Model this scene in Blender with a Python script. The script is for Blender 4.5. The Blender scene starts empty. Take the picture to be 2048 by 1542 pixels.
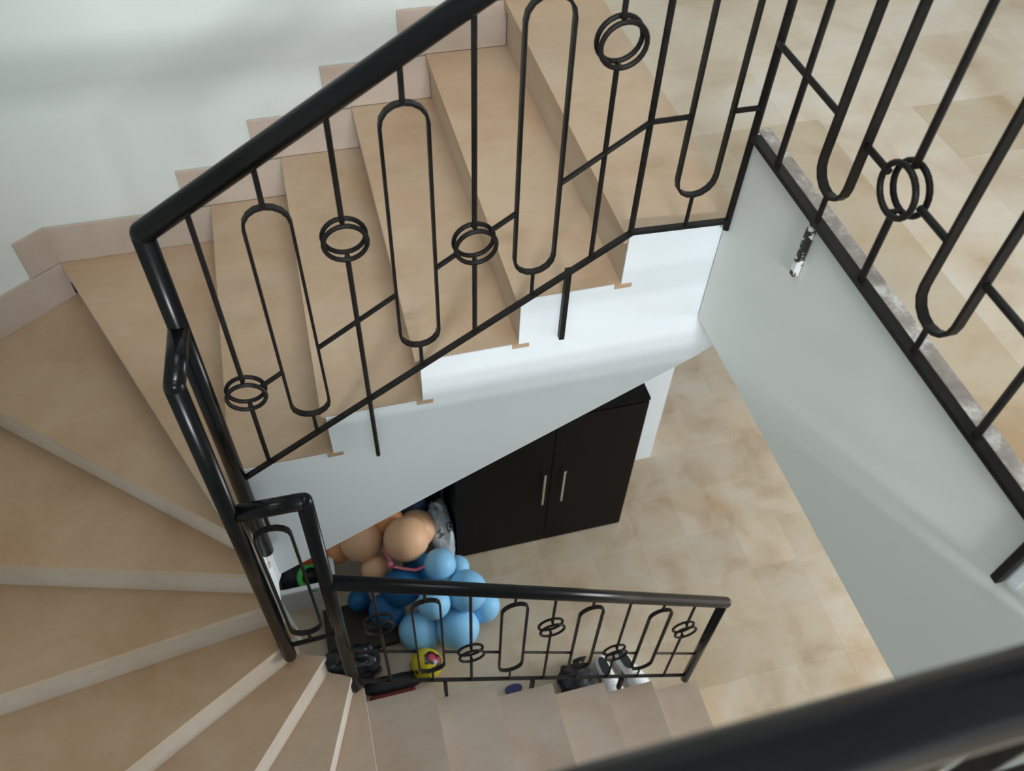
import bpy, bmesh, math, random
from mathutils import Vector, Matrix, noise
random.seed(7)
S = bpy.context.scene
COL = S.collection

# ------------------------------------------------------------------ camera
cd = bpy.data.cameras.new('camera'); cam = bpy.data.objects.new('camera', cd); COL.objects.link(cam)
Rr, Ru, Rf = (0.96661238, -0.25422056, 0.03213134), (0.17822325, 0.75709169, 0.62852896), (0.18411135, 0.60181732, -0.77712221)
M = Matrix(((Rr[0], Ru[0], -Rf[0], -0.7207), (Rr[1], Ru[1], -Rf[1], -1.4600), (Rr[2], Ru[2], -Rf[2], 4.5184), (0, 0, 0, 1)))
cam.matrix_world = M
cd.sensor_fit = 'HORIZONTAL'; cd.sensor_width = 36.0; cd.lens = 1721.02 / 2048 * 36.0
cd.clip_start = 0.02; cd.clip_end = 60
cd.dof.use_dof = True; cd.dof.focus_distance = 2.35; cd.dof.aperture_fstop = 4.5
S.camera = cam

# ------------------------------------------------------------------ world, lights, exposure
W = bpy.data.worlds.new('world'); S.world = W; W.use_nodes = True
bg = W.node_tree.nodes['Background']; bg.inputs[0].default_value = (0.86, 0.93, 1.0, 1); bg.inputs[1].default_value = 0.33
def area(name, loc, aim, sx, sy, power, col):
    l = bpy.data.lights.new(name, 'AREA'); l.shape = 'RECTANGLE'; l.size = sx; l.size_y = sy; l.energy = power; l.color = col
    o = bpy.data.objects.new(name, l); COL.objects.link(o); o.location = loc
    o.rotation_euler = (Vector(aim) - Vector(loc)).to_track_quat('-Z', 'Y').to_euler()
    return o
area('window_daylight', (-0.5, -5.2, 5.46), (-0.2, 0.2, 2.9), 1.4, 0.24, 240, (0.97, 0.985, 1.0))
area('overhead_fill', (-0.15, -0.5, 5.86), (-0.15, -0.5, 0.0), 1.5, 1.3, 31, (0.92, 0.97, 1.0))  # added overhead fill for the dark well; the ceiling has no opening
area('ground_floor_window', (4.8, -0.7, 1.4), (0.0, 0.3, 0.6), 2.0, 1.6, 180, (0.95, 0.98, 1.0))
S.view_settings.view_transform = 'Standard'; S.view_settings.look = 'None'
S.view_settings.gamma = 1.0; S.view_settings.use_curve_mapping = False
S.view_settings.exposure = 0.0

# ------------------------------------------------------------------ materials
def srgb(r, g, b):
    f = lambda c: (c / 255 / 12.92) if c / 255 <= 0.04045 else ((c / 255 + 0.055) / 1.055) ** 2.4
    return (f(r), f(g), f(b), 1)
def new_mat(name, rough=0.6, spec=0.5, metal=0.0):
    m = bpy.data.materials.new(name); m.use_nodes = True
    b = m.node_tree.nodes['Principled BSDF']
    b.inputs['Roughness'].default_value = rough; b.inputs['Metallic'].default_value = metal
    b.inputs['Specular IOR Level'].default_value = spec
    return m, m.node_tree, b
def ramp(nt, fac, stops):
    r = nt.nodes.new('ShaderNodeValToRGB'); nt.links.new(fac, r.inputs[0])
    e = r.color_ramp.elements
    while len(e) > 1: e.remove(e[0])
    e[0].position, e[0].color = stops[0]
    for p, c in stops[1:]:
        n = e.new(p); n.color = c
    return r.outputs[0]
def noise_tex(nt, scale, detail=4, rough=0.55, stretch=None, dist=0.0):
    g = nt.nodes.new('ShaderNodeNewGeometry'); src = g.outputs['Position']
    if stretch:
        mp = nt.nodes.new('ShaderNodeMapping'); mp.inputs['Scale'].default_value = stretch
        nt.links.new(src, mp.inputs[0]); src = mp.outputs[0]
    n = nt.nodes.new('ShaderNodeTexNoise'); n.inputs['Scale'].default_value = scale; n.inputs['Detail'].default_value = detail
    n.inputs['Roughness'].default_value = rough; n.inputs['Distortion'].default_value = dist
    nt.links.new(src, n.inputs['Vector'])
    return n.outputs[0]
def mix(nt, kind, fac, a, b):
    m = nt.nodes.new('ShaderNodeMix'); m.data_type = 'RGBA'; m.blend_type = kind
    for sock, v in ((m.inputs[0], fac), (m.inputs[6], a), (m.inputs[7], b)):
        if hasattr(v, 'links') or hasattr(v, 'node'): nt.links.new(v, sock)
        else: sock.default_value = v
    return m.outputs[2]
def bump(nt, b, h, strength, dist=0.01):
    n = nt.nodes.new('ShaderNodeBump'); n.inputs['Strength'].default_value = strength; n.inputs['Distance'].default_value = dist
    nt.links.new(h, n.inputs['Height']); nt.links.new(n.outputs[0], b.inputs['Normal'])
def plain(name, col, rough=0.6, spec=0.5, metal=0.0, var=0.0, scale=8):
    m, nt, b = new_mat(name, rough, spec, metal)
    if var:
        n = noise_tex(nt, scale)
        lo = tuple(c * (1 - var) for c in col[:3]) + (1,); hi = tuple(min(1, c * (1 + var)) for c in col[:3]) + (1,)
        nt.links.new(ramp(nt, n, [(0.35, lo), (0.65, hi)]), b.inputs['Base Color'])
    else: b.inputs['Base Color'].default_value = col
    return m
def stone(name, base, warm, pale, rough=0.42, stain=0.35):
    """limestone: cloudy tone, fine veins, warm stains; the object's own tint multiplies it"""
    m, nt, b = new_mat(name, rough, 0.4)
    c = ramp(nt, noise_tex(nt, 3.2, 5, 0.6, dist=0.4), [(0.30, warm), (0.50, base), (0.72, pale)])
    v = ramp(nt, noise_tex(nt, 6.0, 6, 0.7, (1.0, 3.0, 1.0), 0.8), [(0.35, (0.955, 0.94, 0.92, 1)), (0.6, (1, 1, 1, 1))])
    c = mix(nt, 'MULTIPLY', 1.0, c, v)
    s = ramp(nt, noise_tex(nt, 1.7, 3, 0.5), [(0.56, (1, 1, 1, 1)), (0.74, (0.86, 0.74, 0.60, 1))])
    c = mix(nt, 'MULTIPLY', stain, c, s)
    oi = nt.nodes.new('ShaderNodeObjectInfo')
    c = mix(nt, 'MULTIPLY', 1.0, c, oi.outputs['Color'])
    nt.links.new(c, b.inputs['Base Color'])
    bump(nt, b, noise_tex(nt, 60, 3), 0.06, 0.003)
    return m
MT = {}
MT['tread'] = stone('tread_limestone', (0.475, 0.342, 0.232, 1), (0.43, 0.29, 0.18, 1), (0.505, 0.38, 0.272, 1))
MT['riser'] = stone('riser_limestone', (0.69, 0.61, 0.535, 1), (0.62, 0.53, 0.45, 1), (0.72, 0.66, 0.60, 1), 0.5, 0.2)
MT['tile'] = stone('floor_limestone', (0.55, 0.455, 0.335, 1), (0.44, 0.33, 0.225, 1), (0.58, 0.52, 0.43, 1), 0.36, 0.8)
MT['grout'] = plain('grout', (0.62, 0.55, 0.44, 1), 0.9, var=0.1)
def wallmat(name, col):
    m, nt, b = new_mat(name, 0.75, 0.25)
    n = noise_tex(nt, 1.3, 4)
    lo = tuple(c * 0.96 for c in col[:3]) + (1,)
    nt.links.new(ramp(nt, n, [(0.35, lo), (0.65, col)]), b.inputs['Base Color'])
    bump(nt, b, noise_tex(nt, 35, 3), 0.08, 0.004)
    return m
MT['wall'] = wallmat('wall_paint', (0.685, 0.725, 0.705, 1))
MT['white'] = wallmat('stringer_paint', (0.78, 0.83, 0.87, 1))
MT['fascia'] = wallmat('gallery_paint', (0.77, 0.79, 0.755, 1))
m, nt, b = new_mat('rough_plaster', 0.9, 0.2)
nt.links.new(ramp(nt, noise_tex(nt, 22, 5, 0.65), [(0.35, (0.30, 0.26, 0.235, 1)), (0.5, (0.38, 0.34, 0.31, 1)), (0.62, (0.66, 0.64, 0.60, 1))]), b.inputs['Base Color'])
MT['plaster'] = m
m, nt, b = new_mat('black_iron', 0.45, 0.20)
nt.links.new(ramp(nt, noise_tex(nt, 30, 4), [(0.4, (0.007, 0.006, 0.0055, 1)), (0.65, (0.013, 0.011, 0.010, 1))]), b.inputs['Base Color'])
bump(nt, b, noise_tex(nt, 90, 2), 0.04, 0.002)
MT['iron'] = m
MT['rail'] = plain('black_gloss_pipe', (0.0045, 0.005, 0.0055, 1), 0.24, 0.20)
m, nt, b = new_mat('paint_smeared_iron', 0.5, 0.4)
nt.links.new(ramp(nt, noise_tex(nt, 38, 3), [(0.50, (0.016, 0.014, 0.014, 1)), (0.54, (0.75, 0.77, 0.78, 1))]), b.inputs['Base Color'])
MT['smear'] = m
m, nt, b = new_mat('espresso_laminate', 0.45, 0.12)
nt.links.new(ramp(nt, noise_tex(nt, 9, 6, 0.6, (14, 14, 1.2)), [(0.35, (0.003, 0.0025, 0.002, 1)), (0.7, (0.006, 0.0045, 0.004, 1))]), b.inputs['Base Color'])
MT['cab'] = m
MT['chrome'] = plain('brushed_chrome', (0.75, 0.76, 0.78, 1), 0.25, 0.5, 1.0)
def latex(name, col):
    m, nt, b = new_mat(name, 0.48, 0.35)
    b.inputs['Base Color'].default_value = col
    b.inputs['Subsurface Weight'].default_value = 0.25; b.inputs['Subsurface Radius'].default_value = (0.05, 0.04, 0.03)
    b.inputs['Subsurface Scale'].default_value = 0.6
    return m
MT['lb'] = latex('light_blue_latex', (0.26, 0.58, 0.87, 1))
MT['db'] = latex('dark_blue_latex', (0.008, 0.105, 0.27, 1))
MT['pe'] = latex('peach_latex', (0.74, 0.45, 0.27, 1))
MT['og'] = latex('orange_latex', (0.72, 0.32, 0.14, 1))
MT['pink'] = plain('pink_ribbon', (0.80, 0.22, 0.30, 1), 0.35)
MT['binw'] = plain('white_plastic', (0.74, 0.76, 0.79, 1), 0.35)
MT['black'] = plain('black_fabric', (0.012, 0.012, 0.014, 1), 0.6, var=0.4, scale=30)
MT['blackgl'] = plain('black_plastic_film', (0.012, 0.014, 0.017, 1), 0.28, 0.5, var=0.3, scale=20)
MT['green'] = plain('green_plastic', (0.04, 0.42, 0.06, 1), 0.3)
MT['red'] = plain('red_plastic', (0.62, 0.10, 0.03, 1), 0.4)
MT['redc'] = plain('dark_red_fabric', (0.11, 0.008, 0.008, 1), 0.7)
MT['brown'] = plain('shade_brown', (0.030, 0.018, 0.011, 1), 0.7, var=0.25, scale=12)  # near-black brown, under-stair shade is put into the colour
MT['blue'] = plain('blue_rubber', (0.02, 0.03, 0.13, 1), 0.5)
MT['navy'] = plain('navy_cloth', (0.05, 0.10, 0.24, 1), 0.8, var=0.3)
MT['grey'] = plain('grey_cloth', (0.10, 0.10, 0.13, 1), 0.8, var=0.3)
m, nt, b = new_mat('thin_plastic_bag', 0.3, 0.5)
nt.links.new(ramp(nt, noise_tex(nt, 14, 4), [(0.35, (0.36, 0.42, 0.47, 1)), (0.65, (0.62, 0.68, 0.72, 1))]), b.inputs['Base Color'])
bump(nt, b, noise_tex(nt, 30, 4), 0.5, 0.01)
MT['bag'] = m
MT['shoe'] = plain('white_leather', (0.72, 0.72, 0.72, 1), 0.5, var=0.08)
MT['shoebrown'] = plain('brown_trim', (0.20, 0.10, 0.06, 1), 0.6)
MT['ink'] = plain('black_ink', (0.01, 0.01, 0.012, 1), 0.5)
m, nt, b = new_mat('printed_ball', 0.28, 0.5)
geo = nt.nodes.new('ShaderNodeNewGeometry')
def spot(p, r0, r1):
    d = nt.nodes.new('ShaderNodeVectorMath'); d.operation = 'DISTANCE'; nt.links.new(geo.outputs['Position'], d.inputs[0]); d.inputs[1].default_value = p
    return ramp(nt, d.outputs['Value'], [(0.0, (1, 1, 1, 1)), (r0, (1, 1, 1, 1)), (r1, (0, 0, 0, 1))])
c = (0.62, 0.50, 0.02, 1)
for p, r in (((-0.546, 0.255, 0.187), 0.041), ((-0.508, 0.243, 0.155), 0.036), ((-0.671, 0.270, 0.070), 0.050), ((-0.658, 0.229, 0.105), 0.016), ((-0.637, 0.217, 0.13), 0.014), ((-0.611, 0.207, 0.143), 0.013), ((-0.585, 0.201, 0.147), 0.014), ((-0.558, 0.2, 0.146), 0.015), ((-0.531, 0.208, 0.143), 0.017), ((-0.513, 0.222, 0.138), 0.018), ((-0.583, 0.269, 0.192), 0.012), ((-0.583, 0.248, 0.188), 0.01), ((-0.584, 0.232, 0.18), 0.01), ((-0.53, 0.335, 0.12), 0.03), ((-0.64, 0.325, 0.10), 0.03)):
    c = mix(nt, 'MIX', spot(p, r, r + 0.003), c, (0.012, 0.012, 0.016, 1))
for p, r in (((-0.546, 0.255, 0.187), 0.023), ((-0.508, 0.243, 0.155), 0.020), ((-0.674, 0.250, 0.050), 0.030)):
    c = mix(nt, 'MIX', spot(p, r, r + 0.003), c, (0.40, 0.025, 0.07, 1))
nt.links.new(c, b.inputs['Base Color'])
MT['ball'] = m

# ------------------------------------------------------------------ mesh helpers
def wloc(o):
    v = Vector(o.location)
    while o.parent: o = o.parent; v = v + o.location
    return v
def obj(name, bm, mat, parent=None, smooth=False, loc=None, tint=None):
    """one mesh object; vertices are given in world coordinates"""
    bmesh.ops.recalc_face_normals(bm, faces=bm.faces)
    me = bpy.data.meshes.new(name)
    o = bpy.data.objects.new(name, me)
    base = Vector(loc) if loc else Vector((0, 0, 0))
    if parent: pl = wloc(parent)
    else: pl = Vector((0, 0, 0))
    if loc is None and parent: base = pl.copy()
    bmesh.ops.translate(bm, verts=bm.verts, vec=-base)
    bm.to_mesh(me); bm.free()
    me.materials.append(MT[mat])
    if smooth:
        for p in me.polygons: p.use_smooth = True
    COL.objects.link(o); o.location = base - pl
    if parent: o.parent = parent
    if tint: o.color = tint
    return o
def thing(name, label, cat, loc, group=None):
    o = bpy.data.objects.new(name, None); COL.objects.link(o); o.location = loc; o.empty_display_size = 0.05
    o['label'] = label; o['category'] = cat
    if group: o['group'] = group
    return o
def tag(o, label, cat, group=None):
    o['label'] = label; o['category'] = cat
    if group: o['group'] = group
    return o
def struct(o): o['kind'] = 'structure'; return o
def box(bm, x0, x1, y0, y1, z0, z1, bev=0.0, seg=1):
    r = bmesh.ops.create_cube(bm, size=1.0); vs = r['verts']
    for v in vs: v.co = Vector(((x0 + x1) / 2 + v.co.x * (x1 - x0), (y0 + y1) / 2 + v.co.y * (y1 - y0), (z0 + z1) / 2 + v.co.z * (z1 - z0)))
    if bev:
        es = list({e for v in vs for e in v.link_edges})
        bmesh.ops.bevel(bm, geom=es, offset=bev, segments=seg, affect='EDGES', profile=0.5)
    return bm
def nb(*a, **k): return box(bmesh.new(), *a, **k)
def prism(bm, poly, z0, z1):
    """poly: list of (x,y); extruded vertically"""
    a = [bm.verts.new((x, y, z0)) for x, y in poly]; b = [bm.verts.new((x, y, z1)) for x, y in poly]
    bm.faces.new(a[::-1]); bm.faces.new(b); n = len(poly)
    for i in range(n): bm.faces.new((a[i], a[(i + 1) % n], b[(i + 1) % n], b[i]))
    return bm
def prism_y(bm, poly, y0, y1):
    a = [bm.verts.new((x, y0, z)) for x, z in poly]; b = [bm.verts.new((x, y1, z)) for x, z in poly]
    bm.faces.new(a); bm.faces.new(b[::-1]); n = len(poly)
    for i in range(n): bm.faces.new((a[i], b[i], b[(i + 1) % n], a[(i + 1) % n]))
    return bm
def sweep(bm, pts, sec, closed=False, up=(0, 0, 1), caps=True):
    """sweep a closed 2-D section (list of (a,b)) along pts; a along side vector, b along the path normal"""
    pts = [Vector(p) for p in pts]; n = len(pts); rings = []
    side0 = None
    for i, p in enumerate(pts):
        if closed: d1 = (p - pts[i - 1]).normalized(); d2 = (pts[(i + 1) % n] - p).normalized()
        else:
            d1 = (p - pts[max(i - 1, 0)]) if i else (pts[1] - p); d2 = (pts[i + 1] - p) if i < n - 1 else d1
            d1 = d1.normalized(); d2 = d2.normalized()
        t = (d1 + d2).normalized(); k = 1 / max(0.5, t.dot(d2))
        u = Vector(up)
        if abs(u.dot(t)) > 0.98: u = Vector((0, 1, 0)) if abs(t.y) < 0.9 else Vector((1, 0, 0))
        if side0 is None: s = t.cross(u).normalized()
        else:
            s = side0 - t * side0.dot(t); s.normalize()
        side0 = s; nn = s.cross(t).normalized()
        # stretch in the bend plane
        bend = (d2 - d1)
        ring = []
        for a, b_ in sec:
            off = s * a + nn * b_
            if bend.length > 1e-4:
                bd = bend.normalized(); off = off + bd * off.dot(bd) * (k - 1)
            ring.append(bm.verts.new(p + off))
        rings.append(ring)
    m = len(sec)
    for i in range(n if closed else n - 1):
        a, b_ = rings[i], rings[(i + 1) % n]
        for j in range(m): bm.faces.new((a[j], a[(j + 1) % m], b_[(j + 1) % m], b_[j]))
    if caps and not closed:
        bm.faces.new(rings[0][::-1]); bm.faces.new(rings[-1])
    return bm
def circ(r, n): return [(r * math.cos(2 * math.pi * i / n), r * math.sin(2 * math.pi * i / n)) for i in range(n)]
def tube(pts, r, n=8, bm=None, **k): return sweep(bm or bmesh.new(), pts, circ(r, n), **k)
def ball(bm, c, r, seg=16, rings=10, sc=(1, 1, 1)):
    v = bmesh.ops.create_uvsphere(bm, u_segments=seg, v_segments=rings, radius=r)['verts']
    for q in v: q.co = Vector((c[0] + q.co.x * sc[0], c[1] + q.co.y * sc[1], c[2] + q.co.z * sc[2]))
    return bm

# ------------------------------------------------------------------ dimensions (metres)
h, t = 0.165, 0.267
WB = 1.195                 # back wall surface
NEAR = -1.385              # wall beside the lower flight
GX = 0.255                 # gallery edge
ZU = 19 * h                # upper floor
CURB = 3.395
GAP = -0.185               # well side of the lower flight

# ------------------------------------------------------------------ the setting
wallpoly = [(-1.66, WB), (-1.93, 1.000), (-2.15, 0.70), (-2.28, 0.35), (-2.32, 0.0), (-2.28, -0.40), (-2.12, -0.80), (-1.85, -1.12), (-1.50, -1.32), (-1.20, NEAR)]
def wall_strip(path, thick, z0, z1):
    bm = bmesh.new(); n = len(path); inner = [Vector(p) for p in path]; outer = []
    for i, p in enumerate(inner):
        d = (inner[min(i + 1, n - 1)] - inner[max(i - 1, 0)]).normalized()
        outer.append(p + Vector((d.y, -d.x)) * thick)
    poly = [(q.x, q.y) for q in inner] + [(q.x, q.y) for q in reversed(outer)]
    return prism(bm, poly, z0, z1)
struct(obj('wall_left', wall_strip(wallpoly, 0.2, 0.0, 5.9), 'wall'))
bm = nb(-1.66, 1.02, WB, WB + 0.2, 2.2, 5.9); box(bm, 1.02, 3.4, WB, WB + 0.2, ZU, 5.9)
struct(obj('wall_back', bm, 'wall'))
struct(obj('wall_back_lower', nb(-2.2, 1.056, 1.27, 1.45, 0.0, 2.6), 'white'))
struct(obj('wall_front', nb(-1.25, 0.95, NEAR - 0.2, NEAR, 0.0, 2.79), 'wall'))
struct(obj('ceiling', nb(-2.6, 4.5, -6.0, 1.5, 5.9, 6.1), 'wall'))

# lower floor: bed plus every limestone tile
fl = struct(obj('floor', nb(-2.6, 6.0, -2.6, 6.0, -0.2, -0.0006), 'grout'))
P = 0.2925
tile_me = None
def tile(parent, x0, x1, y0, y1, z, tint, gap=0.0014, th=0.012):
    bm = nb(x0 + gap / 2, x1 - gap / 2, y0 + gap / 2, y1 - gap / 2, z - th, z, bev=min(0.0006, gap))
    return obj('tile', bm, 'tile', parent, loc=((x0 + x1) / 2, (y0 + y1) / 2, z), tint=tint)
def tone(i, j, amp=0.07):
    r = random.Random(i * 92821 + j * 68917 + 13)
    a = 1 + r.uniform(-amp, amp); w = r.uniform(-0.04, 0.04)
    return (a, a * (1 - w * 0.4), a * (1 - w), 1)
shared = None
for i in range(-6, 9):
    for j in range(-3, 8):
        cx, cy = 0.775 + P * (i + 0.5), 0.100 + P * (j + 0.5)
        if shared is None:
            o = tile(fl, cx - P / 2, cx + P / 2, cy - P / 2, cy + P / 2, 0.0, tone(i, j)); shared = o.data
        else:
            o = bpy.data.objects.new('tile', shared); COL.objects.link(o); o.parent = fl; o.location = (cx, cy, 0.0); o.color = tone(i, j)
far = bmesh.new()
for i in range(-8, 16):
    for j in range(-9, 19):
        if -6 <= i < 9 and -3 <= j < 8: continue
        cx, cy = 0.775 + P * (i + 0.5), 0.100 + P * (j + 0.5)
        if cx > 5.8 or cy > 5.8 or cx < -2.4 or cy < -2.5: continue
        box(far, cx - P / 2 + .001, cx + P / 2 - .001, cy - P / 2 + .001, cy + P / 2 - .001, -0.012, 0.0)
o = obj('tile_field', far, 'tile', fl); o['kind'] = 'stuff'; o.color = (1, 1, 1, 1)

# upper floor slab with its deep painted edge beams
bm = nb(GX + 0.047, 4.6, -6.0, -0.0, 2.79, ZU - 0.0006); box(bm, GX + 0.047, 4.6, 0.0, WB, 2.83, ZU - 0.0006); box(bm, -2.6, GX + 0.047, -6.0, NEAR - 0.047, 2.79, ZU - 0.0006)
uf = struct(obj('floor_upper', bm, 'fascia'))
def up(x0, x1, ys, tints):
    for k in range(len(ys) - 1):
        tile(uf, x0, x1, ys[k + 1], ys[k], ZU, tints[k % len(tints)], gap=0.0003)
LT, BR, MD = (1.02, 1.05, 1.14, 1), (0.85, 0.82, 0.79, 1), (0.97, 0.985, 1.03, 1)
ya = [WB, 1.04, 0.692, 0.345]
for k, x0 in enumerate((0.31, 0.60, 0.89, 1.18, 1.47, 1.76, 2.05)):
    up(x0, x0 + 0.29, ya, [(MD, MD, MD), (MD, MD, LT), (LT, LT, LT), (MD, LT, MD), (LT, MD, LT), (MD, MD, LT), (LT, LT, MD)][k])
up(0.3105, 0.39, [0.345, -0.25, -0.85, -1.36], [BR])
up(0.39, 0.69, [0.345, -0.90, -1.36], [BR, MD])
up(0.69, 0.99, [0.345, -0.19, -0.49, -0.79, -1.09, -1.36], [LT, LT, MD, LT])
up(0.99, 1.29, [0.345, 0.10, -0.19, -0.49, -0.79, -1.09, -1.36], [BR, MD, LT, MD])
up(1.29, 1.59, [0.345, -0.04, -0.34, -0.64, -0.94, -1.36], [MD, LT, MD])
up(1.59, 1.89, [0.345, 0.10, -0.19, -0.49, -0.79, -1.36], [LT, MD])
for k in range(10):
    up(-1.2 + 0.3 * k, -0.9 + 0.3 * k, [NEAR - 0.047, -1.73, -2.03, -2.33], [LT, MD, LT])
# low kerbs that carry the gallery railings
k1 = nb(GX, GX + 0.047, NEAR - 0.047, -0.001, 2.79, CURB, bev=0.004)
struct(obj('trim_1', k1, 'fascia'))
struct(obj('trim_2', nb(-2.3, GX - 0.0005, NEAR - 0.047, NEAR, 2.79, CURB, bev=0.004), 'fascia'))
struct(obj('trim_3', nb(GX + 0.014, GX + 0.045, NEAR - 0.04, -0.006, CURB, CURB + 0.003, bev=0.001), 'plaster'))

# ------------------------------------------------------------------ staircase
st = thing('staircase', 'winding limestone staircase with white painted side, turning left around a narrow well', 'staircase', (0.75, -0.8, 0))
TH = 0.03
def tread(poly, z, tint=None):
    a = 1 + random.uniform(-0.03, 0.03)
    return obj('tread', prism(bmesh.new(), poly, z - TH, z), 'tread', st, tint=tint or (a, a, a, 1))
def riser(a, b, off, z0, z1, rt=(1, 1, 1, 1)):
    """vertical slab standing on line a-b, thickness towards off"""
    ox, oy = off
    return obj('riser', prism(bmesh.new(), [a, b, (b[0] + ox, b[1] + oy), (a[0] + ox, a[1] + oy)], z0, z1 - TH), 'riser', st, tint=rt)
# lower flight: nose i at x = 0.731 - (i-1) t
LN = lambda i: 0.731 - (i - 1) * t
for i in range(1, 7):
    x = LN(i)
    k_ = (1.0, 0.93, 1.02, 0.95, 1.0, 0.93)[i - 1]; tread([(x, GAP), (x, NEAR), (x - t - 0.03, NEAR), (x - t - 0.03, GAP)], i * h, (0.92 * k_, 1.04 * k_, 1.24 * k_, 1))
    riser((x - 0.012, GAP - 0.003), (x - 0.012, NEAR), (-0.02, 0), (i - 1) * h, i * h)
# winders: (inner end, outer end) of each nose line
NO = {7: ((-0.871, GAP), (-0.871, NEAR)), 8: ((-0.903, -0.200), (-1.349, -1.365)), 9: ((-0.972, -0.167), (-1.79, -1.156)),
      10: ((-1.050, -0.141), (-2.139, -0.753)), 11: ((-1.083, -0.085), (-2.298, -0.2315)), 12: ((-1.085, -0.065), (-2.287, 0.282)),
      13: ((-1.085, -0.045), (-2.056, 0.826)), 14: ((-1.150, -0.02), (-1.66, WB)), 15: ((-1.077, 0.012), (-1.077, WB))}
extra_out = {7: [(-1.20, NEAR)], 8: [(-1.50, -1.32)], 9: [(-1.85, -1.12)], 10: [(-2.28, -0.40)], 11: [(-2.32, 0.0)], 12: [(-2.28, 0.35), (-2.15, 0.70)], 13: [(-1.93, 1.0)], 14: []}
extra_in = {7: [], 8: [(-0.935, -0.182)], 9: [(-1.01, -0.155)], 10: [(-1.045, -0.105), (-1.082, -0.10)], 11: [], 12: [], 13: [(-1.085, -0.02)], 14: [(-1.085, 0.0)]}
for i in range(7, 15):
    (a, b), (a2, b2) = NO[i], NO[i + 1]
    d = (Vector(b2) - Vector(a2)).normalized(); n = Vector((-d.y, d.x))
    if n.dot((Vector(a2) + Vector(b2)) / 2 - (Vector(a) + Vector(b)) / 2) < 0: n = -n
    k = 0.03
    poly = [a, b] + extra_out[i] + [b2, (b2[0] + n.x * k, b2[1] + n.y * k), (a2[0] + n.x * k, a2[1] + n.y * k), a2] + extra_in[i][::-1]
    if i == 13: poly = [a, b, (-1.93, 1.0), (-1.66, WB), (-1.62, WB), (-1.080, 0.02)]
    if i == 14: poly = [a, b, (-1.04, WB), (-1.04, 0.02), (-1.088, 0.02), (-1.09, -0.02)]
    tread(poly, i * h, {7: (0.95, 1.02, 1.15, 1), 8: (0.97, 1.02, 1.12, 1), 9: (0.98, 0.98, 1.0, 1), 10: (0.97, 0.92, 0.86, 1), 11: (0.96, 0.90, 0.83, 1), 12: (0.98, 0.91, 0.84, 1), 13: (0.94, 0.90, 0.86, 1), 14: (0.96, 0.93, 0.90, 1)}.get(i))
for i in range(7, 16):
    a, b = NO[i]; d = (Vector(b) - Vector(a)).normalized(); n = Vector((-d.y, d.x))
    nx = NO.get(i + 1, ((-0.80, 0.0), (-0.80, WB)))
    ref = (Vector(nx[0]) + Vector(nx[1])) / 2
    if n.dot(ref - (Vector(a) + Vector(b)) / 2) < 0: n = -n
    s = 0.012
    riser((a[0] + n.x * s + d.x * .004, a[1] + n.y * s + d.y * .004), (b[0] + n.x * s, b[1] + n.y * s), (n.x * 0.02, n.y * 0.02), (i - 1) * h, i * h)
# sawn front edges of the treads are as pale as the risers
# upper flight: nose i at x = (i-19) t
UN = lambda i: (i - 19) * t
for i in range(15, 19):
    x = UN(i) if i > 15 else -1.077
    bm = prism(bmesh.new(), [(x - 0.006, 0.004), (UN(i + 1) + 0.035, 0.004), (UN(i + 1) + 0.035, WB - 0.013), (x - 0.006, WB - 0.013)], i * h - TH, i * h)
    box(bm, UN(i + 1) - 0.012, UN(i + 1) + 0.034, -0.003, 0.006, i * h - 0.013, i * h - 0.0005)      # slab end poking out of the plaster
    a_ = 1 + random.uniform(-0.03, 0.03); obj('tread', bm, 'tread', st, tint=(a_, a_, a_, 1))
for i in range(16, 20):
    x = UN(i)
    riser((x + 0.006, 0.004), (x + 0.006, WB - 0.013), (0.018, 0), (i - 1) * h, i * h, (0.78, 0.69, 0.59, 1))
tread([(-0.006, 0.004), (0.3095, 0.004), (0.3095, WB - 0.013), (-0.006, WB - 0.013)], ZU)
# white painted body of the upper flight (side face at y = 0, sloping soffit)
prof = []
zb = lambda x: 2.448 + 0.572 * x
for i in range(19, 15, -1):
    x = UN(i) + 0.024
    prof += [(x, i * h - TH), (x, (i - 1) * h - TH)]
prof += [(-1.060, 15 * h - TH), (-1.060, zb(-1.060)), (0.60, zb(0.60)), (0.60, 2.83), (0.302, 2.83), (0.302, ZU - TH)]
sg_ = prism_y(bmesh.new(), prof, 0.0035, WB - 0.014)
face = []
for i in range(19, 15, -1):
    x = UN(i) - 0.004 if i > 15 else -1.06
    face += [(UN(i) + 0.006, i * h - 0.001), (UN(i) + 0.006, (i - 1) * h - 0.001)]
prism_y(sg_, [(0.302, ZU - 0.001)] + face + [(-1.060, 15 * h - 0.001), (-1.060, zb(-1.060)), (0.302, zb(0.302))], 0.0, 0.0034)
obj('stringer', sg_, 'white', st)
# curved wall at the end of the well, under the winder treads
ip = [(-1.050, 0.003, 15 * h - 0.001, 1.842), (-1.068, -0.008, 14.2 * h, 1.80), (-1.076, -0.040, 13 * h, 1.72), (-1.070, -0.085, 11.6 * h, 1.62), (-1.040, -0.108, 10 * h - TH, 1.50)]
bm = bmesh.new(); A = []
for x, y, zt, z0 in ip:
    d = Vector((x + 1.6, y + 0.05)).normalized()
    A.append([bm.verts.new(v) for v in ((x, y, zt), (x, y, z0), (x - d.x * 0.010, y - d.y * 0.010, z0), (x - d.x * 0.010, y - d.y * 0.010, zt))])
for q, r in zip(A, A[1:]):
    for k in range(4): bm.faces.new((q[k], q[(k + 1) % 4], r[(k + 1) % 4], r[k]))
bm.faces.new(A[0]); bm.faces.new(A[-1][::-1])
obj('well_wall', bm, 'white', st, smooth=False)
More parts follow.
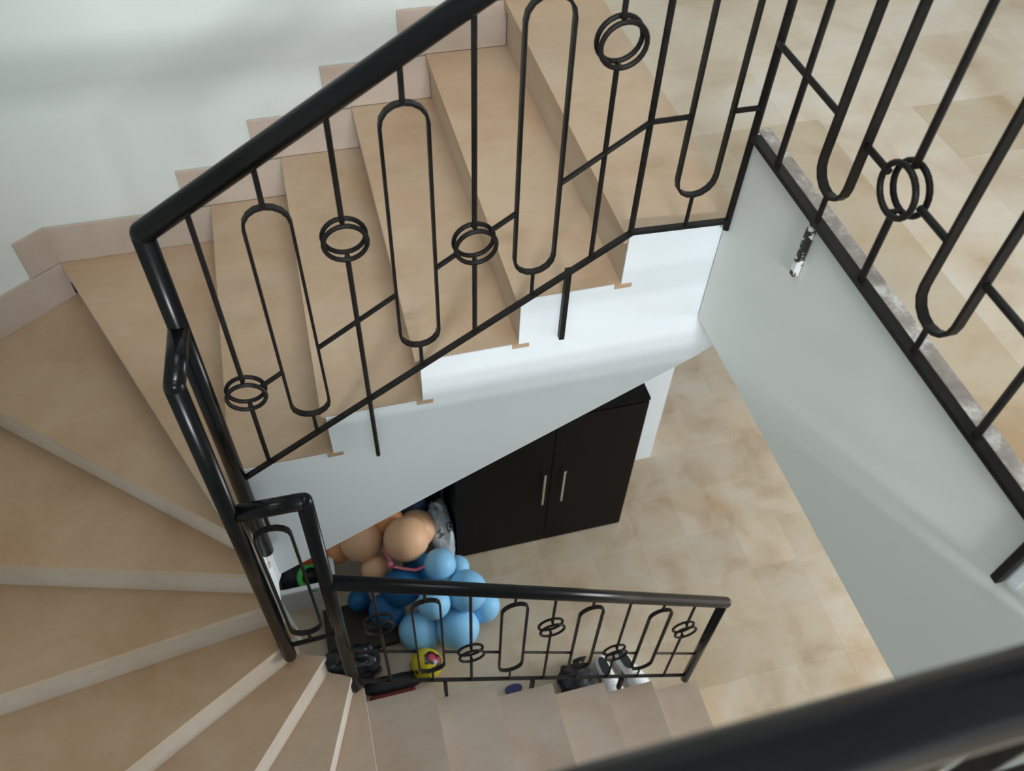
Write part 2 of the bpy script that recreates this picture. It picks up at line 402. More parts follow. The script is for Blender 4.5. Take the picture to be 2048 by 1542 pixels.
# winder soffits: one thick wedge under each winder tread
for i in range(9, 15):
    (a, b), (a2, b2) = NO[i], NO[i + 1]
    def back(p, q, r, k):
        d = (Vector(q) - Vector(p)).normalized(); n = Vector((-d.y, d.x))
        if n.dot(Vector(r) - (Vector(p) + Vector(q)) / 2) < 0: n = -n
        u = Vector(p) + n * k + d * 0.09; v = Vector(q) + n * k
        return (u.x, u.y), (v.x, v.y)
    c1, c2 = back(a, b, ((a2[0] + b2[0]) / 2, (a2[1] + b2[1]) / 2), 0.034)
    nx = NO.get(i + 2, ((-0.80, 0.0), (-0.80, WB)))
    e1, e2 = back(a2, b2, ((nx[0][0] + nx[1][0]) / 2, (nx[0][1] + nx[1][1]) / 2), 0.030)
    obj('soffit', prism(bmesh.new(), [c1, c2] + extra_out[i] + [e2, e1], i * h - TH - 0.36, i * h - TH - 0.001), 'white', st)
prof = [(LN(1) - 0.03, 0.0), (LN(1) - 0.03, h - TH)]
for i in range(2, 8): prof += [(LN(i) - 0.032, (i - 1) * h - TH), (LN(i) - 0.032, i * h - TH)]
prof += [(-1.05, 7 * h - TH), (-1.05, 0.92), (LN(1) - 0.33, 0.0)]
obj('stringer', prism_y(bmesh.new(), prof, NEAR + 0.002, GAP - 0.004), 'white', st)

for o in st.children:
    if o.name.startswith('tread') and wloc(o).z + max(v.co.z for v in o.data.vertices) < 14.5 * h:
        o.data.materials.append(MT['riser'])
        for p_ in o.data.polygons:
            if abs(p_.normal.z) < 0.5: p_.material_index = 1

# skirting of the stair wall, one stone per step
sk = struct(obj('baseboard_back', nb(-1.655, -1.07, WB - 0.012, WB - 0.001, 14 * h + 0.001, 14 * h + 0.158, bev=0.001), 'riser'))
sk.color = (0.74, 0.69, 0.67, 1)
for i in range(15, 19):
    n0 = (UN(i) if i > 15 else -1.077)
    obj('skirting_stone', nb(n0 - 0.092, UN(i + 1) + 0.004, WB - 0.013, WB - 0.001, i * h + 0.001, i * h + 0.157, bev=0.001), 'riser', sk, tint=(0.75, 0.70, 0.68, 1))
obj('skirting_stone', nb(-0.095, 3.3, WB - 0.013, WB - 0.001, ZU + 0.001, ZU + 0.10, bev=0.001), 'riser', sk, tint=(1, 1, 1, 1))
def diag(p, q, z0, z1):
    p, q = Vector(p), Vector(q); d = (q - p).normalized(); n = Vector((d.y, -d.x))
    if n.dot(Vector((-1.0, 0.0)) - p) < 0: n = -n
    n *= 0.012
    return prism(bmesh.new(), [(p.x, p.y), (q.x, q.y), (q.x + n.x, q.y + n.y), (p.x + n.x, p.y + n.y)], z0, z1)
sl = struct(obj('baseboard_left', diag((-1.662, WB), (-1.755, 1.128), 14 * h + 0.001, 14 * h + 0.160), 'riser')); sl.color = (0.74, 0.69, 0.67, 1)
obj('skirting_stone', diag((-1.662, WB), (-1.93, 1.0), 13 * h + 0.001, 13 * h + 0.162), 'riser', sl, tint=(0.74, 0.69, 0.67, 1))
obj('skirting_stone', diag((-1.93, 1.0), (-2.15, 0.70), 13 * h + 0.001, 13 * h + 0.162), 'riser', sl, tint=(1, 1, 1, 1))

# ------------------------------------------------------------------ iron railings
class Rail:
    """a railing in a vertical plane; s runs along X or Y, off is the plane's other coordinate"""
    def __init__(self, root, axis, off): self.r, self.ax, self.off = root, axis, off
    def P(self, s, z, d=0.0): return (s, self.off + d, z) if self.ax == 'x' else (self.off + d, s, z)
    def bar(self, name, pts, r=0.0062, mat='iron', n=8): return obj(name, tube([self.P(s, z) for s, z in pts], r, n), mat, self.r, smooth=n > 8)
    def flat(self, name, pts, w=0.014, th=0.010, mat='iron'):
        sec = [(-w / 2, -th / 2), (w / 2, -th / 2), (w / 2, th / 2), (-w / 2, th / 2)]
        return obj(name, sweep(bmesh.new(), [self.P(s, z) for s, z in pts], sec), mat, self.r)
    def oval(self, s, z0, z1, w=0.048, wid=0.015, th=0.007):
        pts = []
        for k in range(9):
            a = math.pi * k / 8; pts.append((s + w * math.cos(a), z1 - w + w * math.sin(a)))
        for k in range(9):
            a = math.pi + math.pi * k / 8; pts.append((s + w * math.cos(a), z0 + w + w * math.sin(a)))
        P3 = [Vector(self.P(a, b)) for a, b in pts]
        out = Vector((0, 1, 0)) if self.ax == 'x' else Vector((1, 0, 0))
        bm = bmesh.new(); n = len(P3); R_ = []
        for i, p in enumerate(P3):
            tg = (P3[(i + 1) % n] - P3[i - 1]).normalized(); nn = out.cross(tg).normalized()
            R_.append([bm.verts.new(p + out * a + nn * c) for a, c in ((-wid / 2, -th / 2), (wid / 2, -th / 2), (wid / 2, th / 2), (-wid / 2, th / 2))])
        for i in range(n):
            q, r = R_[i], R_[(i + 1) % n]
            for k in range(4): bm.faces.new((q[k], q[(k + 1) % 4], r[(k + 1) % 4], r[k]))
        return obj('oval_loop', bm, 'iron', self.r)
    def ring(self, s, z, rad=0.047, tr=0.0055, d=0.013):
        for dd in (-d, d):
            pts = [self.P(s + rad * math.cos(2 * math.pi * k / 24), z + rad * math.sin(2 * math.pi * k / 24), dd) for k in range(24)]
            obj('ring', tube(pts, tr, 8, closed=True, up=(0, 1, 0) if self.ax == 'x' else (1, 0, 0)), 'iron', self.r, smooth=True)
        for sgn in (-1, 1):
            obj('weld_stub', tube([self.P(s, z + sgn * rad, -d - .003), self.P(s, z + sgn * rad, d + .003)], 0.005, 6), 'iron', self.r)
    def pipe(self, name, pts, r=0.025, cap=(True, True)):
        bm = tube([self.P(s, z) for s, z in pts], r, 20)
        for c, q in zip(cap, (pts[0], pts[-1])):
            if c: ball(bm, self.P(*q), r * 0.995, 20, 10)
        return obj(name, bm, 'rail', self.r, smooth=True)

# ---- upper flight
r1 = thing('stair_railing', 'black iron railing climbing the upper flight, with ovals and double rings', 'railing', (-1.06, -0.02, 2.0))
F = Rail(r1, 'x', -0.020)
bar = lambda x: 3.162 + 0.667 * x if x < 0 else 3.162 - 0.012 * x / 0.26
mid = lambda x: 3.468 + 0.677 * x if x < 0 else 3.466
hand = lambda x: 4.003 + 0.605 * x if x < 0 else 4.003
F.pipe('handrail', [(-1.060, hand(-1.060)), (-0.02, hand(-0.02)), (0.03, 4.006), (0.225, 4.004)], cap=(True, False))
F.pipe('post', [(-1.064, 2.05), (-1.062, hand(-1.06))], 0.023, cap=(False, False))
F.flat('bottom_rail', [(-1.045, bar(-1.045)), (0.0, 3.162), (0.262, 3.150)])
for a, b_ in ((-0.931, -0.870), (-0.775, -0.574), (-0.478, -0.424), (-0.347, -0.291), (-0.193, -0.004), (-0.004, 0.088), (0.185, 0.252)):
    F.bar('mid_rail', [(a, mid(a)), (b_, mid(b_))], 0.0062)
F.bar('baluster', [(-0.968, bar(-0.968)), (-0.968, 2.823 - 0.047)]); F.bar('baluster', [(-0.968, 2.823 + 0.047), (-0.968, hand(-0.968) - .02)]); F.ring(-0.969, 2.823)
F.bar('baluster', [(-0.672, 2.452), (-0.672, 3.269 - 0.047)]); F.bar('baluster', [(-0.672, 3.269 + 0.047), (-0.672, hand(-0.672) - .02)]); F.ring(-0.672, 3.269)
F.bar('baluster', [(-0.386, bar(-0.386)), (-0.386, 3.201 - 0.047)]); F.bar('baluster', [(-0.386, 3.201 + 0.047), (-0.386, hand(-0.386) - .02)]); F.ring(-0.385, 3.201)
F.bar('baluster', [(-0.098, bar(-0.098)), (-0.098, 3.656 - 0.047)]); F.bar('baluster', [(-0.098, 3.656 + 0.047), (-0.098, hand(-0.098) - .02)]); F.ring(-0.095, 3.656)
F.bar('baluster', [(-0.004, 3.158), (-0.004, 3.99)], 0.0075)
F.bar('post', [(0.252, 3.125), (0.252, 4.0)], 0.0095)
for s, z0, z1 in ((-0.823, 2.696, 3.384), (-0.526, 2.894, 3.582), (-0.242, 3.084, 3.766), (0.137, 3.250, 3.93)):
    F.oval(s, z0, z1)
    F.bar('stub', [(s, bar(s)), (s, z0)], 0.005); F.bar('stub', [(s, z1), (s, hand(s) - .02)], 0.006)
bm = nb(-0.154, -0.140, -0.017, -0.0005, 2.812, 3.060); obj('bracket', bm, 'iron', r1)

# ---- gallery railing
r2 = thing('gallery_railing', 'black iron gallery railing standing on the grey landing edge', 'railing', (0.243, -0.03, 3.4))
G = Rail(r2, 'y', 0.243)
zb0, zm0, zh0 = 3.408, 3.621, 4.004
G.pipe('handrail', [(0.0, zh0), (-1.364, zh0)], cap=(True, True))
G.flat('bottom_rail', [(-0.045, zb0), (-1.375, zb0)], 0.022, 0.012)
def run(R_, order, first_post=None, half=0.048, zbar=zb0, zmid=zm0, zhand=zh0, ends=None):
    """order: list of (position, kind, ring height) walked along the railing; cross bars fill the gaps at mid height"""
    prev = ends[0]
    for s, k, zr in order:
        sg = 1 if s > prev else -1
        edge = half if (k == 'oval' or (k == 'ring' and abs(zr - zmid) < 0.02)) else 0.0
        if edge:
            R_.bar('mid_rail', [(prev, zmid), (s - sg * (edge + .001), zmid)], 0.0068); prev = s + sg * (edge + .001)
        if k == 'oval':
            R_.oval(s, zbar + 0.069, zhand - 0.06, wid=0.018, th=0.008)
            R_.bar('stub', [(s, zbar), (s, zbar + 0.069)], 0.0058); R_.bar('stub', [(s, zhand - .06), (s, zhand - .02)], 0.0062)
        else:
            R_.ring(s, zr, tr=0.0058)
            R_.bar('baluster', [(s, zbar), (s, zr - .047)], 0.0072); R_.bar('baluster', [(s, zr + .047), (s, zhand - .02)], 0.0072)
    R_.bar('mid_rail', [(prev, zmid), (ends[1], zmid)], 0.0068)
run(G, [(-0.151, 'ring', 3.862), (-0.332, 'oval', 0), (-0.506, 'ring', zm0), (-0.690, 'oval', 0), (-0.877, 'ring', 3.862), (-1.058, 'oval', 0), (-1.235, 'ring', zm0)], ends=(-0.03, -1.364))
for y in (-0.322, -1.054):
    obj('bracket', nb(0.238, 0.2535, y - 0.008, y + 0.008, 3.252, 3.405, bev=0.002), 'smear' if y > -0.5 else 'iron', r2)
    if y < -0.5: obj('paint_smear', nb(0.2538, 0.2549, y - 0.030, y - 0.010, 3.258, 3.345, bev=0.0003), 'white', r2)

# ---- near railing, right below the camera
r3 = thing('gallery_railing', 'thick black handrail crossing the lower right corner close to the viewer', 'railing', (0.2, -1.364, 3.4))
N = Rail(r3, 'x', -1.364)
N.pipe('handrail', [(-2.15, 4.0), (0.215, 4.0)], 0.026, cap=(True, False))
N.flat('bottom_rail', [(-2.15, zb0), (0.232, zb0)], 0.022, 0.012)
run(N, [(0.06, 'oval', 0), (-0.12, 'ring', 3.862), (-0.30, 'oval', 0), (-0.48, 'ring', zm0), (-0.66, 'oval', 0), (-0.84, 'ring', 3.862), (-1.02, 'oval', 0), (-1.20, 'ring', zm0), (-1.38, 'oval', 0), (-1.56, 'ring', 3.862), (-1.74, 'oval', 0), (-1.92, 'ring', zm0)], ends=(0.232, -2.15))
N.bar('post', [(-2.15, 3.39), (-2.15, 4.0)], 0.012)

# ---- short panel at the end of the well
r4 = thing('stair_railing', 'short black railing panel with one oval at the turn of the stairs', 'railing', (-1.08, -0.165, 1.6))
Q = Rail(r4, 'x', -0.165)
Q.pipe('post', [(-1.086, 1.56), (-1.082, 3.058)], 0.0235, cap=(True, True))
obj('handrail', ball(tube([(-1.063, -0.028, 3.085), (-1.081, -0.165, 3.060)], 0.0235, 20), (-1.081, -0.165, 3.060), 0.0234, 20, 10), 'rail', r4, smooth=True)
Q.pipe('handrail', [(-1.065, 2.518), (-0.895, 2.514)], 0.0245, cap=(False, False))
Q.flat('bottom_rail', [(-1.07, 1.640), (-0.91, 1.648)])
Q.oval(-1.000, 1.710, 2.413, 0.050, wid=0.017)
Q.bar('stub', [(-1.0, 2.413), (-1.0, 2.50)], 0.006); Q.bar('stub', [(-1.0, 1.645), (-1.0, 1.71)], 0.006)

# ---- lower flight
r5 = thing('stair_railing', 'black iron railing of the lower flight, ending at the floor post', 'railing', (0.68, -0.165, 0.1))
L = Rail(r5, 'x', -0.165)
lb = lambda x: 1.176 - 0.611 * (x + 0.89)
lm = lambda x: 1.488 - 0.625 * (x + 0.902)
lh = lambda x: 2.027 - 0.610 * (x + 0.885)
L.pipe('post', [(-0.905, 1.12), (-0.890, 2.514)], 0.0235, cap=(True, True))
L.pipe('handrail', [(-0.885, lh(-0.885)), (0.690, lh(0.690))], 0.025, cap=(False, True))
L.pipe('post', [(0.682, 0.166), (0.682, 1.05)], 0.021, cap=(False, False))
L.flat('bottom_rail', [(-0.89, lb(-0.89)), (0.69, lb(0.69))])
pos = [(-0.765, 1.645), (-0.597, None), (-0.437, 1.186), (-0.268, None), (-0.108, 1.250), (0.055, None), (0.222, 0.790), (0.385, None), (0.540, 0.862)]
prev = -0.885
for s, zr in pos:
    if zr is None:
        z0, z1 = lb(s) + 0.105, lh(s) - 0.105
        L.oval(s, z0, z1, 0.050)
        L.bar('stub', [(s, lb(s)), (s, z0)], 0.005); L.bar('stub', [(s, z1), (s, lh(s) - .02)], 0.006)
        a, b_ = s - 0.052, s + 0.052
    else:
        L.ring(s, zr, 0.050)
        L.bar('baluster', [(s, lb(s)), (s, zr - .05)]); L.bar('baluster', [(s, zr + .05), (s, lh(s) - .02)])
        if abs(zr - lm(s)) < 0.05: a, b_ = s - 0.052, s + 0.052
        else: continue
    L.bar('mid_rail', [(prev, lm(prev)), (a, lm(a))], 0.0058); prev = b_
L.bar('mid_rail', [(prev, lm(prev)), (0.678, lm(0.678))], 0.0058)
for s in (-0.55, -0.16, 0.30): obj('bracket', nb(s - .007, s + .007, -0.183, -0.158, lb(s) - 0.15, lb(s)), 'iron', r5)

# ------------------------------------------------------------------ wardrobe under the stairs
cb = thing('cabinet', 'black-brown two-door cabinet standing under the stairs', 'cabinet', (0.21, 1.06, 0))
X0, X1, YF, YB, ZT = -0.286, 0.705, 0.880, 1.262, 1.215
bm = bmesh.new()
for a in ((X0, X0 + .018, YF, YB, 0, ZT - .02), (X1 - .018, X1, YF, YB, 0, ZT - .02), (X0 + .018, X1 - .018, YB - .008, YB, 0.02, ZT - .02), (X0 + .018, X1 - .018, YF + .01, YB, 0.05, 0.068)): box(bm, *a)
obj('body', bm, 'cab', cb)
obj('top', nb(X0 - .002, X1 + .004, YF - 0.014, YB, ZT - .02, ZT, bev=0.0015), 'cab', cb)
obj('plinth', nb(X0 + .018, X1 - .018, YF + .012, YF + .028, 0, 0.05), 'cab', cb)
XM = 0.231
for a, b_, hx in ((X0 + .001, XM - .0015, 0.188), (XM + .0015, X1 - .001, 0.295)):
    d = obj('door', nb(a, b_, YF - 0.018, YF - .001, 0.012, ZT - .024, bev=0.0015), 'cab', cb)
    hb = nb(hx - .006, hx + .006, YF - 0.052, YF - 0.042, 0.465, 0.755, bev=0.002)
    for z in (0.49, 0.73): box(hb, hx - .004, hx + .004, YF - 0.044, YF - 0.017, z - .004, z + .004)
    o = obj('handle', hb, 'chrome', d); o['label'] = 'slim chrome bar handle'

# ------------------------------------------------------------------ balloons
def balloon(c, r, mat, label, stretch=1.08, tilt=(0.3, 0.2)):
    root = thing('balloon', label, 'balloon', (c[0], c[1], c[2]), 'balloon cluster beside the cabinet')
    bm = bmesh.new(); n, m = 28, 18
    axis = Vector((math.sin(tilt[0]), math.sin(tilt[1]), -1)).normalized(); q = Vector((0, 0, -1)).rotation_difference(axis)
    rings = []
    for j in range(m + 1):
        u = j / m; a = math.pi * u
        rad = math.sin(a); zz = math.cos(a)
        if u > 0.55:
            k = (u - 0.55) / 0.45; rad *= 1 - 0.12 * k; zz = zz * (1 + 0.14 * k * k)
        rings.append([bm.verts.new(Vector(c) + q @ Vector((rad * r * math.cos(2 * math.pi * i / n), rad * r * math.sin(2 * math.pi * i / n), zz * r * stretch))) for i in range(n)] if 0 < j < m else [bm.verts.new(Vector(c) + q @ Vector((0, 0, zz * r * stretch)))])
    for j in range(m):
        A_, B_ = rings[j], rings[j + 1]
        for i in range(n):
            if len(A_) == 1: bm.faces.new((A_[0], B_[i], B_[(i + 1) % n]))
            elif len(B_) == 1: bm.faces.new((A_[i], B_[0], A_[(i + 1) % n]))
            else: bm.faces.new((A_[i], B_[i], B_[(i + 1) % n], A_[(i + 1) % n]))
    obj('skin', bm, mat, root, smooth=True)
    e = Vector(c) + axis * r * stretch * 1.11
    obj('knot', tube([e, e + axis * 0.006, e + axis * 0.016], 0.006, 8), mat, root, smooth=True)
    return root
balloon((-0.589, 0.434, 0.120), 0.104, 'lb', 'light blue balloon lying just behind the yellow patterned ball', tilt=(.9, -.9))
balloon((-0.390, 0.400, 0.135), 0.117, 'lb', 'large light blue balloon at the front, right of the one behind the yellow ball', tilt=(-.9, .9))
balloon((-0.228, 0.478, 0.140), 0.088, 'lb', 'light blue balloon farthest right in the cluster', tilt=(-1.2, .4))
balloon((-0.312, 0.515, 0.300), 0.110, 'lb', 'light blue balloon half behind the lower handrail, right of the middle', tilt=(-.4, 1.2))
balloon((-0.492, 0.467, 0.345), 0.086, 'lb', 'light blue balloon in the middle, directly under the lower handrail', tilt=(.2, 1.2))
balloon((-0.422, 0.655, 0.380), 0.086, 'lb', 'topmost light blue balloon, next to the white bag', tilt=(.2, .5))
balloon((-0.313, 0.735, 0.150), 0.066, 'lb', 'small light blue balloon peeking out by the cabinet corner', tilt=(-.4, .5))
balloon((-0.633, 0.620, 0.300), 0.104, 'db', 'dark blue balloon in front below the peach balloons', tilt=(.3, .9))
balloon((-0.731, 0.570, 0.168), 0.096, 'db', 'glossy dark blue balloon left of the light blue ones', tilt=(.9, .3))
balloon((-0.870, 0.680, 0.128), 0.062, 'db', 'small dark blue balloon deepest in the shade at the left', tilt=(.5, .6))
balloon((-0.520, 0.760, 0.170), 0.098, 'db', 'dark blue balloon hidden between peach and light blue balloons', tilt=(.2, .4))
balloon((-0.567, 0.808, 0.450), 0.120, 'pe', 'big pale peach balloon in front, on top of the cluster', tilt=(.6, .7))
balloon((-0.802, 0.900, 0.370), 0.114, 'pe', 'pale peach balloon at the left, half under the white stair side', tilt=(-.7, .6))
balloon((-0.497, 0.935, 0.310), 0.108, 'pe', 'pale peach balloon behind the big front one', tilt=(.3, .3))
balloon((-0.655, 0.985, 0.400), 0.095, 'og', 'orange balloon behind the two big peach balloons', tilt=(.1, .5))
balloon((-0.756, 0.765, 0.280), 0.074, 'pe', 'small peach balloon hanging below the left peach one', tilt=(-.5, .3))
balloon((-0.930, 0.930, 0.270), 0.075, 'og', 'dull orange balloon at the far left beside the white bin', tilt=(.5, .3))
pts = [(-0.690, 0.80, 0.42), (-0.672, 0.735, 0.40), (-0.665, 0.700, 0.37), (-0.655, 0.685, 0.41), (-0.61, 0.665, 0.405), (-0.55, 0.645, 0.40), (-0.50, 0.650, 0.41)]
sec = [(-0.010, -0.001), (0.010, -0.001), (0.010, 0.001), (-0.010, 0.001)]
rb = sweep(bmesh.new(), pts, sec, up=(0.3, -0.6, 0.7)); ball(rb, (-0.672, 0.712, 0.385), 0.022, 12, 8, (0.8, 0.8, 1.5))
tag(obj('ribbon', rb, 'pink', loc=pts[0]), 'pink ribbon tied between the peach and blue balloons', 'ribbon')

# ------------------------------------------------------------------ bags and odds and ends under the stairs
def lump(c, size, seed, amp=0.18, seg=24, rings=14, flat=True, freq=2.2):
    bm = bmesh.new(); bmesh.ops.create_uvsphere(bm, u_segments=seg, v_segments=rings, radius=1.0)
    for v in bm.verts:
        d = v.co.normalized()
        pw = Vector([math.copysign(abs(k) ** 0.72, k) for k in d])
        k = 1 + amp * noise.noise(d * freq + Vector((seed, seed * 1.7, 0))) + amp * 0.5 * noise.noise(d * freq * 2.6 + Vector((0, seed, 3)))
        p = pw * k
        z = p.z * size[2]
        if flat: z = max(z, -size[2])
        v.co = Vector((c[0] + p.x * size[0], c[1] + p.y * size[1], c[2] + z))
    return bm
# white carrier bag with black print
wb = thing('plastic_bag', 'crumpled white plastic bag with black print, leaning on the cabinet', 'bag', (-0.36, 0.95, 0))
obj('body', lump((-0.360, 0.960, 0.175), (0.072, 0.160, 0.170), 3.1, 0.18, 32, 20), 'bag', wb, smooth=True)
bm = bmesh.new()
for sx in (-1, 1):
    sweep(bm, [(-0.365 + sx * .02, 0.99, 0.30), (-0.375 + sx * .03, 1.00, 0.37), (-0.37, 1.02, 0.40), (-0.35, 1.04, 0.37), (-0.35 + sx * .02, 1.05, 0.31)], [(-0.012, -0.001), (0.012, -0.001), (0.012, 0.001), (-0.012, 0.001)])
obj('handle', bm, 'bag', wb)
from mathutils.bvhtree import BVHTree
bmt = lump((-0.360, 0.960, 0.175), (0.072, 0.160, 0.170), 3.1, 0.18, 32, 20); bvh = BVHTree.FromBMesh(bmt); bmt.free()
def on_bag(strokes, wdt=0.0065):
    """printed strokes: (x, y) points dropped straight down onto the bag"""
    bm = bmesh.new()
    for (u0, v0), (u1, v1) in strokes:
        q = []
        for k in range(5):
            x, y = u0 + (u1 - u0) * k / 4, v0 + (v1 - v0) * k / 4
            hit = bvh.ray_cast(Vector((x, y, 1.0)), Vector((0, 0, -1)))[0]
            if hit is not None: q.append(hit + Vector((0, 0, 0.0025)))
        if len(q) > 1: sweep(bm, q, [(-wdt / 2, -0.001), (wdt / 2, -0.001), (wdt / 2, 0.001), (-wdt / 2, 0.001)])
    return bm
g0, g1 = -0.330, 0.868
obj('print', on_bag([((g0, g1), (g0 + .035, g1 + .012)), ((g0 + .035, g1 + .012), (g0 + .030, g1 + .055)), ((g0 + .030, g1 + .055), (g0 - .004, g1 + .044)), ((g0 - .004, g1 + .044), (g0, g1)),
    ((g0 + .008, g1 + .020), (g0 + .024, g1 + .026)), ((g0 + .018, g1 + .014), (g0 + .015, g1 + .040)),
    ((g0 - .062, g1 - .020), (g0 - .022, g1 - .004)), ((g0 - .060, g1 + .012), (g0 - .040, g1 + .020)), ((g0 - .05, g1 - .005), (g0 - .032, g1 + .004)),
    ((g0 + .02, g1 + .105), (g0 + .04, g1 + .12)), ((g0 - .01, g1 - .07), (g0 - .025, g1 - .095))]), 'ink', wb)
tag(obj('cloth_bundle', lump((-0.50, 1.12, 0.30), (0.08, 0.10, 0.30), 5.5, 0.2), 'navy', smooth=True, loc=(-0.5, 1.12, 0)), 'dark blue cloth bundle tucked behind the peach balloons', 'cloth')
tag(obj('duffel_bag', lump((-0.37, 1.175, 0.27), (0.05, 0.065, 0.27), 8.2, 0.15), 'black', smooth=True, loc=(-0.37, 1.175, 0)), 'black bag in the dark behind the white plastic bag', 'bag')
# white bin
bn = thing('storage_bin', 'white open plastic bin with toys at the foot of the turn', 'bin', (-1.14, 0.90, 0))
def rrect(x0, x1, y0, y1, r, n=5):
    o = []
    for cx, cy, a0 in ((x1 - r, y1 - r, 0), (x0 + r, y1 - r, 90), (x0 + r, y0 + r, 180), (x1 - r, y0 + r, 270)):
        for k in range(n): a = math.radians(a0 + 90 * k / (n - 1)); o.append((cx + r * math.cos(a), cy + r * math.sin(a)))
    return o
bm = bmesh.new()
lev = [(0.0, 0.03), (0.0, 0.0), (0.30, -0.012), (0.30, -0.002), (0.012, 0.012)]
Z = [(0.0, 0.022), (0.29, 0.0), (0.29, 0.012), (0.012, 0.034)]
RG = []
for z, ins in Z:
    RG.append([bm.verts.new((x, y, z)) for x, y in rrect(-1.30 + ins, -0.985 - ins, 0.740 + ins, 1.06 - ins, 0.05)])
for a, b_ in zip(RG, RG[1:]):
    for k in range(len(a)): bm.faces.new((a[k], a[(k + 1) % len(a)], b_[(k + 1) % len(a)], b_[k]))
bm.faces.new(RG[0][::-1]); bm.faces.new(RG[-1])
obj('tub', bm, 'binw', bn, smooth=False)
pts = [(x, y, 0.292) for x, y in rrect(-1.307, -0.978, 0.733, 1.067, 0.055)]
obj('rim', sweep(bmesh.new(), pts, [(-0.012, -0.008), (0.012, -0.008), (0.012, 0.008), (-0.012, 0.008)], closed=True), 'binw', bn)
tag(obj('toy_ring', tube([(-1.095 + 0.062 * math.cos(2 * math.pi * k / 20), 0.818 + 0.062 * math.sin(2 * math.pi * k / 20), 0.245 + 0.02 * math.sin(2 * math.pi * k / 20)) for k in range(20)], 0.016, 8, closed=True), 'green', smooth=True, loc=(-1.095, 0.818, 0.23)), 'bright green plastic ring lying in the white bin', 'toy')
tag(obj('toy_bowl', lump((-1.075, 0.935, 0.292), (0.085, 0.062, 0.06), 1.3, 0.05), 'red', smooth=True, loc=(-1.075, 0.935, 0.23)), 'orange-red plastic toy at the back of the white bin', 'toy')
tag(obj('cloth_bundle', lump((-1.15, 0.90, 0.125), (0.11, 0.10, 0.105), 2.6, 0.15), 'black', smooth=True, loc=(-1.15, 0.9, 0.02)), 'black cloth filling the white bin', 'cloth')
# low box whose size and colour darken the shaded floor, black sack
bx = thing('shade_box', 'low dark brown box deepening the shade beside the dark blue balloons', 'box', (-0.93, 0.585, 0))
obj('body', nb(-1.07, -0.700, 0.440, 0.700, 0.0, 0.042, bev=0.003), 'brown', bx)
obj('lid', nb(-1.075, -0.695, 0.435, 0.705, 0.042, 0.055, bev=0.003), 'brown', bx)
tag(obj('rubbish_sack', lump((-0.955, 0.335, 0.115), (0.140, 0.085, 0.115), 4.4, 0.25, 36, 22, freq=3.0), 'blackgl', smooth=True, loc=(-0.955, 0.335, 0)), 'shiny black sack on the floor below the turn of the stairs', 'bag')
# yellow ball with printed pattern
yb = thing('play_ball', 'yellow ball with black and magenta print behind the lower railing', 'ball', (-0.585, 0.262, 0))
obj('shell', ball(bmesh.new(), (-0.585, 0.258, 0.092), 0.088, 32, 20, (0.95, 0.95, 1.04)), 'ball', yb, smooth=True)
obj('valve', tube([(-0.585, 0.175, 0.115), (-0.585, 0.168, 0.117)], 0.006, 10), 'black', yb)
# red and black slipper like pouch
rp = thing('gym_bag', 'flat red and black bag on the floor against the lower flight', 'bag', (-0.77, 0.18, 0))
obj('body', lump((-0.77, 0.222, 0.035), (0.155, 0.045, 0.035), 6.1, 0.10), 'black', rp, smooth=True)
obj('panel', nb(-0.90, -0.66, 0.130, 0.184, 0.002, 0.046, bev=0.010), 'redc', rp)
# black pouch
bp_ = thing('backpack', 'black soft backpack slumped on the floor beside the white sneakers', 'bag', (0.15, 0.0, 0))
obj('body', lump((0.155, 0.000, 0.068), (0.092, 0.078, 0.068), 9.3, 0.25, 28, 18), 'black', bp_, smooth=True)
obj('strap', sweep(bmesh.new(), [(0.19, 0.045, 0.11), (0.222, 0.075, 0.125), (0.21, 0.10, 0.06), (0.18, 0.11, 0.012)], [(-0.012, -0.002), (0.012, -0.002), (0.012, 0.002), (-0.012, 0.002)], up=(1, 0, 0)), 'black', bp_)
tag(obj('flip_flop', prism(bmesh.new(), [(-0.165 + 0.045 * math.cos(a) * (1 + .25 * math.sin(a)), 0.045 + 0.028 * math.sin(a)) for a in [2 * math.pi * k / 18 for k in range(18)]], 0.0, 0.018), 'blue', loc=(-0.165, 0.045, 0)), 'small blue rubber sole on the floor between the stair treads and railing', 'sandal')
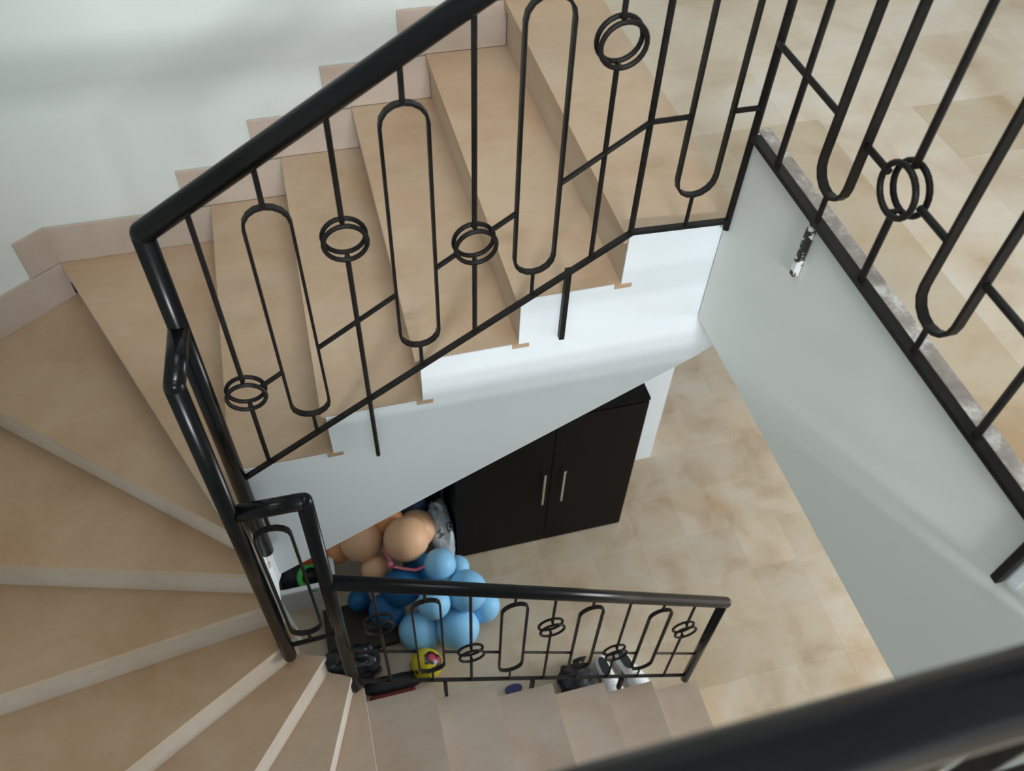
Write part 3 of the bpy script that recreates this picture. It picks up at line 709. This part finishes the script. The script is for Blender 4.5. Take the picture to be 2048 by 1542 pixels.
# sneakers
def sneaker(heel, toe, label):
    heel, toe = Vector(heel), Vector(toe); ax = (toe - heel); Ln = ax.length; ax.normalize(); sd = Vector((-ax.y, ax.x))
    root = thing('sneaker', label, 'shoe', (heel.x, heel.y, 0), 'white sneakers by the lower railing')
    prof_w = [(0.0, .022), (.06, .037), (.2, .042), (.42, .039), (.62, .049), (.8, .052), (.93, .040), (1.0, .016)]
    def out(k, grow): return heel + ax * (k[0] * Ln), k[1] + grow
    def loft(levels):
        bm = bmesh.new(); rs = []
        for z_of, grow in levels:
            l, r = [], []
            for k in prof_w:
                c, w = out(k, grow); z = z_of(k[0]); p1 = c + sd * w; p2 = c - sd * w
                l.append((p1.x, p1.y, z)); r.append((p2.x, p2.y, z))
            rs.append([bm.verts.new(v) for v in l + r[::-1]])
        for a, b_ in zip(rs, rs[1:]):
            for k in range(len(a)): bm.faces.new((a[k], a[(k + 1) % len(a)], b_[(k + 1) % len(a)], b_[k]))
        bm.faces.new(rs[0][::-1]); bm.faces.new(rs[-1]); return bm
    obj('sole', loft([(lambda u: 0.0, 0.003), (lambda u: 0.026, 0.005)]), 'shoe', root)
    top = lambda u: 0.088 if u < 0.1 else (0.080 if u < 0.45 else 0.080 - (u - 0.45) / 0.55 * 0.040)
    obj('upper', loft([(lambda u: 0.026, 0.001), (lambda u: 0.6 * top(u) + 0.006, -0.001), (top, -0.010)]), 'shoe', root, smooth=True)
    c = heel + ax * Ln * 0.24
    bm = bmesh.new(); vs = []
    for k in range(16):
        a = 2 * math.pi * k / 16; p_ = c + ax * (0.052 * math.cos(a)) + sd * (0.024 * math.sin(a)); vs.append((p_.x, p_.y))
    prism(bm, vs, 0.070, 0.0885); obj('opening', bm, 'ink', root)
    bm = bmesh.new()
    for k in range(4):
        m_ = heel + ax * Ln * (0.47 + 0.065 * k); z = top(0.47 + 0.065 * k) + 0.003
        a, b_ = m_ + sd * 0.016, m_ - sd * 0.016
        tube([(a.x, a.y, z), (b_.x, b_.y, z)], 0.003, 6, bm)
    obj('laces', bm, 'shoe', root)
    m_ = heel + ax * Ln * 0.55
    a, b_ = m_ - sd * 0.041 - ax * .05, m_ - sd * 0.043 + ax * .05
    obj('side_stripe', tube([(a.x, a.y, 0.036), (b_.x, b_.y, 0.040)], 0.006, 6), 'shoebrown', root)
sneaker((0.310, 0.085), (0.352, -0.160), 'white sneaker next to the black backpack')
sneaker((0.418, 0.090), (0.505, -0.145), 'white sneaker nearer the floor post of the railing')
